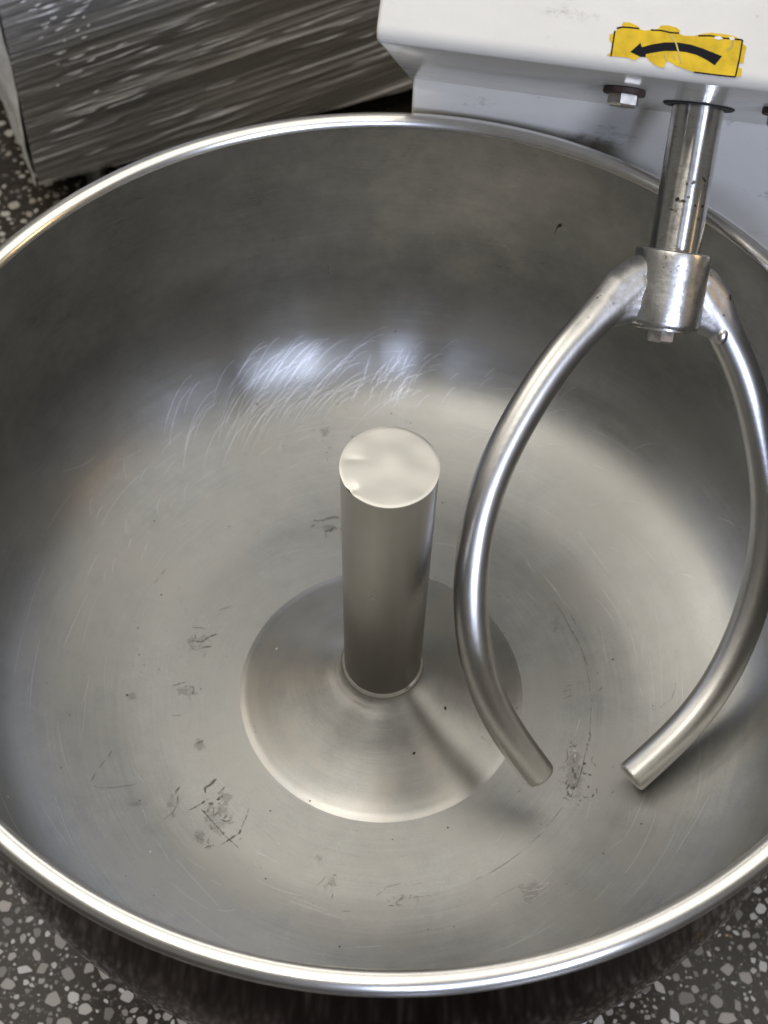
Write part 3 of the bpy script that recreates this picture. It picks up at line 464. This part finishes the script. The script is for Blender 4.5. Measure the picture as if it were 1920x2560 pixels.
tag(link('fine_scratches', finish(bm, 'fine_scratches'), M_hair, bowl), kind='stuff')

# ------------------------------------------------------------------ the inclined fork: shaft, hub and two bent arms
up = Vector((.1008, .7061, .7009)).normalized()
e = up.cross(Vector((0, 0, 1))).normalized()
if e.x < 0: e = -e
fr = e.cross(up); fr = fr if fr.y < 0 else -fr
base = Vector((.472, -.2597, -.8))
FM = Matrix((e, -fr, up)).transposed().to_4x4(); FM.translation = W(base)       # local z runs up the shaft
fork = empty('mixing_fork', (0, 0, 0)); fork.matrix_world = FM
tag(fork, 'two pronged steel mixing fork on an inclined shaft reaching down into the bowl', 'mixing fork')
bm = bmesh.new(); lathe(bm, [(0, 1.10), (.0545, 1.10), (.0545, 1.49), (.0545, 1.56)], 96); link('shaft', finish(bm, 'shaft'), M_shaft, fork)
bm = bmesh.new()
HP = [(0, 1.034), (.052, 1.034), (.0775, 1.034), (.0800, 1.038), (.0810, 1.045), (.0805, 1.10), (.0805, 1.17), (.0815, 1.187), (.0805, 1.1935), (.0775, 1.196), (.0605, 1.194), (.056, 1.190), (.0545, 1.186)]
lathe(bm, HP, 96); hub = link('hub', finish(bm, 'hub', True, 40), M_hub, fork)
bm = bmesh.new(); cyl(bm, .0625, 1.0265, 1.0335, 64, .0012); link('washer', finish(bm, 'washer'), M_hub, hub)
def hexbolt(bm, r_, z0, z1, seg=6, rot=.2):
    V = []
    for z, q in ((z0, .86), (z0+.004, 1.0), (z1, 1.0)):
        V.append([bm.verts.new((r_*q*S*math.cos(rot+math.pi/3*i), r_*q*S*math.sin(rot+math.pi/3*i), z*S)) for i in range(6)])
    bm.faces.new(V[0]); bm.faces.new(V[2][::-1])
    for a, b in zip(V[:-1], V[1:]):
        for i in range(6): bm.faces.new((a[i], b[i], b[(i+1) % 6], a[(i+1) % 6]))
bm = bmesh.new(); hexbolt(bm, .0315, 1.000, 1.0262, rot=.52); link('hub_bolt', finish(bm, 'hub_bolt', False), M_bolt, hub)
# arms
SK = [0, .12, .25, .4, .55, .7, .85, 1.0]; WK = [.1124, .2392, .3178, .3524, .3417, .2811, .1748, .0001]
def nspline(xs, ys, q):
    n_ = len(xs); h = np.diff(xs); A_ = np.zeros((n_, n_)); b = np.zeros(n_); A_[0, 0] = A_[-1, -1] = 1
    for i in range(1, n_-1):
        A_[i, i-1] = h[i-1]; A_[i, i] = 2*(h[i-1]+h[i]); A_[i, i+1] = h[i]; b[i] = 6*((ys[i+1]-ys[i])/h[i]-(ys[i]-ys[i-1])/h[i-1])
    Mm = np.linalg.solve(A_, b); i = np.clip(np.searchsorted(xs, q)-1, 0, n_-2); x = q-np.array(xs)[i]; x1 = np.array(xs)[i+1]-q; h_ = h[i]; ys = np.array(ys)
    return Mm[i]*x1**3/6/h_+Mm[i+1]*x**3/6/h_+(ys[i]/h_-Mm[i]*h_/6)*x1+(ys[i+1]/h_-Mm[i+1]*h_/6)*x
ph = .4049; RT = .0385
pn = Vector((math.cos(ph), math.sin(ph), 0))       # fork plane direction, local
def make_arm(sg):
    q = np.linspace(0, .945, 80); w_ = nspline(SK, WK, q)
    C_ = [pn*(sg*float(w))*S+Vector((0, 0, float(s)*1.19*S)) for s, w in zip(q, w_)]
    nrm = Vector((-pn.y, pn.x, 0)); bm = bmesh.new(); rings = []; seg = 40
    def ring(c, t, r_):
        b = nrm; a = b.cross(t).normalized(); return [bm.verts.new(c+a*r_*math.cos(2*math.pi*i/seg)+b*r_*math.sin(2*math.pi*i/seg)) for i in range(seg)]
    t0 = (C_[1]-C_[0]).normalized()
    for d, rr in ((0, .82), (.0012, .92), (.004, .98), (.0085, 1.0)): rings.append(ring(C_[0]+t0*d*S, t0, RT*rr*S))
    for i in range(1, len(C_)):
        t = (C_[min(i+1, len(C_)-1)]-C_[i-1]).normalized(); rings.append(ring(C_[i], t, RT*S))
    bm.faces.new(rings[0]); bm.faces.new(rings[-1][::-1])
    for a, b in zip(rings[:-1], rings[1:]):
        for i in range(seg): bm.faces.new((a[i], b[i], b[(i+1) % seg], a[(i+1) % seg]))
    # weld metal that fills the corner between the arm and the hub, fused with the tube
    def ball(w0, z0, r_, sy=1.0):
        g = bmesh.ops.create_icosphere(bm, subdivisions=3, radius=r_*S); c = (pn*(sg*w0)+Vector((0, 0, z0)))*S
        for v_ in g['verts']:
            d = v_.co.dot(nrm); v_.co = v_.co-nrm*d*(1-sy)+c
    def chain(pts, sy=1.0):
        for (w0, z0, r0), (w1, z1, r1) in zip(pts[:-1], pts[1:]):
            n_ = max(2, int(math.hypot(w1-w0, z1-z0)/.007))
            for i in range(n_+1): t = i/n_; ball(w0+(w1-w0)*t, z0+(z1-z0)*t, r0+(r1-r0)*t, sy)
    def wt(z): return float(nspline(SK, WK, np.array([z/1.19]))[0])
    chain([(.050, 1.156, .034), (.085, 1.138, .035), (.118, 1.108, .036), (wt(1.05), 1.062, .0375), (wt(1.0), 1.0, .0385)])
    chain([(.050, 1.120, .034), (.110, 1.085, .034)]); chain([(.050, 1.092, .033), (wt(1.06)-.01, 1.06, .034)]); chain([(.05, 1.078, .034), (.135, 1.070, .034)]); chain([(.055, 1.070, .030), (wt(1.04)-.035, 1.050, .030)])
    arm = link('fork_arm', finish(bm, 'fork_arm', True, 180), M_arm, fork)
    rm = arm.modifiers.new('fuse', 'REMESH'); rm.mode = 'VOXEL'; rm.voxel_size = .0030*S; rm.use_smooth_shade = True
    sm_ = arm.modifiers.new('relax', 'SMOOTH'); sm_.factor = .5; sm_.iterations = 14
    return arm
armL = make_arm(-1); armR = make_arm(1)
# small weld blob on the right arm
bm = bmesh.new(); bmesh.ops.create_uvsphere(bm, u_segments=16, v_segments=10, radius=.016*S)
s = 1.035; wz = float(nspline(SK, WK, np.array([s/1.19]))[0]); c = (pn*(wz-.020)+Vector((-pn.y, pn.x, 0))*-.023+Vector((0, 0, s)))*S
for v_ in bm.verts: v_.co = Vector((v_.co.x, v_.co.y, v_.co.z*1.5))+c
link('weld_spot', finish(bm, 'weld_spot'), M_hub, armR)

# ------------------------------------------------------------------ mixer housing
A = base+up*1.501
HM = Matrix((e, -fr, up)).transposed().to_4x4(); HM.translation = W(A)
mixer = empty('dough_mixer', (0, 0, 0)); mixer.matrix_world = HM
tag(mixer, 'white enamelled dough mixer housing with a yellow arrow sticker above the bowl', 'dough mixer')
bm = bmesh.new(); vs = box(bm, -.645*S, 1.15*S, -.43*S, .55*S, 0, 1.25*S)
bm.edges.ensure_lookup_table()
def efind(f): return [x for x in bm.edges if f(x)]
front_bottom = efind(lambda x: all(abs(v.co.y+.43*S) < 1e-5 and abs(v.co.z) < 1e-5 for v in x.verts))
left_front = efind(lambda x: all(abs(v.co.x+.645*S) < 1e-5 and abs(v.co.y+.43*S) < 1e-5 for v in x.verts))
bmesh.ops.bevel(bm, geom=front_bottom, offset=.030*S, segments=8, profile=.5, affect='EDGES')
lb = efind(lambda x: abs(x.verts[0].co.x+.645*S) < 1e-5 and abs(x.verts[1].co.x+.645*S) < 1e-5)
bmesh.ops.bevel(bm, geom=lb, offset=.010*S, segments=4, profile=.5, affect='EDGES')
head = link('head_housing', finish(bm, 'head_housing', True, 50), M_paint, mixer)
# sticker on the front face (plane y = -.43)
def flat(name, polys, m_, h, parent, y0=-.43):
    bm = bmesh.new()
    for P in polys:
        f = bm.faces.new([bm.verts.new((a*S, (y0)*S-h, b*S)) for a, b in P])
    r = bmesh.ops.extrude_face_region(bm, geom=bm.faces[:]); 
    for v in [g for g in r['geom'] if isinstance(g, bmesh.types.BMVert)]: v.co.y += h*.9
    bmesh.ops.triangulate(bm, faces=bm.faces[:])
    return link(name, finish(bm, name, False), m_, parent)
stick = flat('sticker', [STK], M_yel, .0005, head)
flat('arrow', [ARW], M_blk, .0007, stick)
def ribbon2(pts, w):
    out = []
    for a, b in zip(pts[:-1], pts[1:]):
        dx, dy = b[0]-a[0], b[1]-a[1]; d = math.hypot(dx, dy); nx, ny = -dy/d*w/2, dx/d*w/2
        out.append([(a[0]+nx, a[1]+ny), (b[0]+nx, b[1]+ny), (b[0]-nx, b[1]-ny), (a[0]-nx, a[1]-ny)])
    return out
for b_ in BRD: flat('border_line', ribbon2(b_, .0026), M_blk, .00065, stick)
for b_ in CRS: flat('crease', ribbon2(b_, .0028), M_crs, .0008, stick)
for b_ in HOLES: flat('torn_hole', [b_], M_wht, .00085, stick)
# bolts and shaft seal on the underside
for ex, fy in ((-.163, -.16), (.158, -.145)):
    b0 = empty('bolt', (0, 0, 0)); b0.parent = mixer; b0.location = (ex*S, fy*S, 0)
    bm = bmesh.new(); cyl(bm, .043, -.0135, -.0005, 40, .002); link('washer', finish(bm, 'washer'), M_rust, b0)
    bm = bmesh.new(); hexbolt(bm, .0335, -.037, -.0136, rot=.35); link('bolt_head', finish(bm, 'bolt_head', False), M_bolt, b0)
bm = bmesh.new(); lathe(bm, [(.0565, -.0005), (.0565, -.004), (.073, -.004), (.076, -.0005)], 64); link('shaft_seal', finish(bm, 'shaft_seal'), M_dark, mixer)
# upright column behind the bowl and the base below it
CM = HM.inverted()
ex_ = Vector((e.x, e.y, 0)).normalized(); ny_ = Vector((-ex_.y, ex_.x, 0))
if ny_.y < 0: ny_ = -ny_
off = 1.047
org = ny_*off
def wbox(bm, x0, x1, d0, d1, z0, z1):
    vs = box(bm, x0*S, x1*S, d0*S, d1*S, 0, (z1-z0)*S)
    for v in vs:
        w_ = ex_*v.co.x+ny_*v.co.y; v.co = CM @ Vector((w_.x, w_.y, v.co.z+(z0+ZF)*S))
a0 = A.dot(ex_)
bm = bmesh.new(); wbox(bm, a0-.633, a0+1.1, off, off+.75, -1.6, .62)
bmesh.ops.bevel(bm, geom=bm.edges[:], offset=.008*S, segments=3, profile=.5, affect='EDGES')
link('upright_column', finish(bm, 'upright_column', True, 50), M_paint, mixer)
bm = bmesh.new(); wbox(bm, -.42, .62, -.55, off-.002, -1.599, -1.36); link('base', finish(bm, 'base', False), M_paint, mixer)
bm = bmesh.new(); n0 = 0; lathe(bm, [(0, -1.36+ZF), (.22, -1.36+ZF), (.22, -.93+ZF), (0, -.93+ZF)], 48)
for v in bm.verts: v.co = CM @ v.co
link('bowl_pedestal', finish(bm, 'bowl_pedestal'), M_dark, mixer)

# ------------------------------------------------------------------ film-wrapped appliance behind
bx = Vector((.915, .404, 0)).normalized(); by = Vector((-.404, .915, 0)).normalized()
P0 = Vector((-1.2817, 2.2648, -1.45))
BM_ = Matrix((bx, by, Vector((0, 0, 1)))).transposed().to_4x4(); BM_.translation = W(P0)
wrap = empty('wrapped_appliance', (0, 0, 0)); wrap.matrix_world = BM_
tag(wrap, 'dark steel appliance wrapped in clear stretch film standing on short feet', 'wrapped appliance')
M_body = plain('dark_cabinet', (.34, .33, .31), .40, .2, .2, 6)
bm = bmesh.new(); box(bm, 0, 2.3*S, 0, 1.6*S, 0, 2.9*S)
bmesh.ops.bevel(bm, geom=bm.edges[:], offset=.012*S, segments=3, profile=.5, affect='EDGES')
link('cabinet', finish(bm, 'cabinet', True, 50), M_body, wrap)
M_leg = plain('foot_metal', (.5, .5, .48), .35, .8, .1, 60)
for x, y in ((.22, .10), (2.1, .10), (.22, 1.4), (2.1, 1.4)):
    bm = bmesh.new(); cyl(bm, .035, -.149, 0.0, 24, .003, Matrix.Translation((x*S, y*S, 0))); link('foot', finish(bm, 'foot'), M_leg, wrap)
fm, nt, p = mat('stretch_film'); k = N(nt); tc = k.n('ShaderNodeTexCoord'); o_ = tc.outputs['Object']
sp_ = k.n('ShaderNodeSeparateXYZ'); k.l(o_, sp_.inputs[0]); mp = k.n('ShaderNodeVectorMath', operation='ADD'); k.l(k.comb(sp_.outputs[0], sp_.outputs[1], k.math('SUBTRACT', sp_.outputs[2], k.math('MULTIPLY', sp_.outputs[0], .11))), mp.inputs[0])
mp2 = k.n('ShaderNodeMapping'); mp2.inputs['Scale'].default_value = (1.3, 1.3, 105); k.l(mp.outputs[0], mp2.inputs[0])
st1 = k.noise(mp2.outputs[0], 1.0, 5, .62)
mp3 = k.n('ShaderNodeMapping'); mp3.inputs['Scale'].default_value = (5, 5, 300); k.l(mp.outputs[0], mp3.inputs[0])
st2 = k.noise(mp3.outputs[0], 1.0, 4, .6)
milk = k.math('MULTIPLY', k.mapr(st1, .44, .66, .08, 1), k.mapr(st2, .36, .64, .25, 1))
tr = k.n('ShaderNodeBsdfTransparent'); mx = k.n('ShaderNodeMixShader')
k.l(k.mix(milk, (.36, .34, .31), (.95, .93, .90)), p.inputs['Base Color']); p.inputs['Roughness'].default_value = .13; p.inputs['Specular IOR Level'].default_value = 1.0
b = k.n('ShaderNodeBump'); b.inputs['Strength'].default_value = 1.0; b.inputs['Distance'].default_value = .006
k.l(k.math('ADD', st1, k.math('MULTIPLY', st2, .6)), b.inputs['Height']); k.l(b.outputs[0], p.inputs['Normal'])
lw = k.n('ShaderNodeLayerWeight'); lw.inputs[0].default_value = .25; k.l(b.outputs[0], lw.inputs['Normal'])
fac = k.math('MINIMUM', k.math('ADD', k.math('ADD', .30, k.math('MULTIPLY', milk, .9)), k.math('MULTIPLY', lw.outputs['Fresnel'], .5)), 1.0)
k.l(fac, mx.inputs[0]); k.l(tr.outputs[0], mx.inputs[1]); k.l(p.outputs[0], mx.inputs[2])
outn = [n_ for n_ in nt.nodes if n_.type == 'OUTPUT_MATERIAL'][0]; k.l(mx.outputs[0], outn.inputs[0])
M_film = fm
M_thick = plain('gathered_film', (.90, .89, .87), .25, 0, .25, 30, spec=.6)
def film(name, x0, x1, z0, z1, nx, nz, fn, mm=None):
    bm = bmesh.new(); G = []
    for j in range(nz+1):
        row = []
        for i in range(nx+1):
            x = x0+(x1-x0)*i/nx; z = z0+(z1-z0)*j/nz; row.append(bm.verts.new(fn(x, z)*S))
        G.append(row)
    for j in range(nz):
        for i in range(nx): bm.faces.new((G[j][i], G[j][i+1], G[j+1][i+1], G[j+1][i]))
    return link(name, finish(bm, name, True, 180), mm or M_film, wrap)
def ff(x, z):
    sl = z-.11*x
    d = .5*mnoise.noise(Vector((x*1.3, sl*26, 1)))+.3*mnoise.noise(Vector((x*2.6, sl*60, 5)))+.12*mnoise.noise(Vector((x*7, sl*120, 9)))
    w_ = mnoise.noise(Vector((x*7, sl*34, 12)))*.45*max(0, 1-x/1.3)
    return Vector((x, -.010-.015*min(0.9, abs(d)+abs(w_)), z))
film('film_front', -.004, 2.3, -.012, 2.9, 200, 420, ff)
def fs_(x, z):     # loose film bulging past the left corner
    d = mnoise.noise(Vector((x*9, z*3, 2)))+.5*mnoise.noise(Vector((x*22, z*9, 4)))
    lift = .16*min(1, z/.9)
    return Vector((-.012-lift*math.sin(min(1, x/.5)*1.5)+.012*d, -.014+x, z+.02*d))
film('film_side', 0, 1.6, -.01, 2.9, 90, 120, fs_, M_thick)
# creases pulled into the film
M_crease = plain('film_crease', (.80, .80, .82), .14, 0, .3, 60, spec=1.0)
bm = bmesh.new(); rs = random.Random(77)
def crease(x, z, ln, w, sl, dep):
    n_ = max(4, int(ln/.02)); L = []; ph_ = rs.uniform(0, 6)
    for i in range(n_+1):
        t = i/n_; q = math.sin(math.pi*t)**.7*(.75+.25*math.sin(ph_+t*9)); xx = x+ln*t; zz = z+sl*ln*t+.0012*math.sin(ph_+t*7)
        L.append([bm.verts.new(Vector((xx, -.036-dep*q*f, zz+w*q*g))*S) for f, g in ((0, .55), (1.0, .1), (.55, -.45))])
    for a, b in zip(L[:-1], L[1:]):
        for j in (0, 1): bm.faces.new((a[j], a[j+1], b[j+1], b[j]))
for _ in range(150):
    x = rs.betavariate(1.1, 2.6)*1.7+.02; z = rs.uniform(.05, 1.9)
    crease(x, z, rs.uniform(.04, .16)*(1+rs.random()*2), rs.uniform(.0012, .0036), rs.uniform(.07, .15), rs.uniform(.002, .006))
for _ in range(130):
    x = rs.gauss(.20, .10); z = rs.gauss(.95, .28); crease(max(.02, x), z, rs.uniform(.01, .07), rs.uniform(.0015, .0055), rs.uniform(.08, .3), rs.uniform(.005, .010))
tag(link('film_creases', finish(bm, 'film_creases', True, 180), M_crease, wrap), kind='stuff')
bpy.context.view_layer.update()
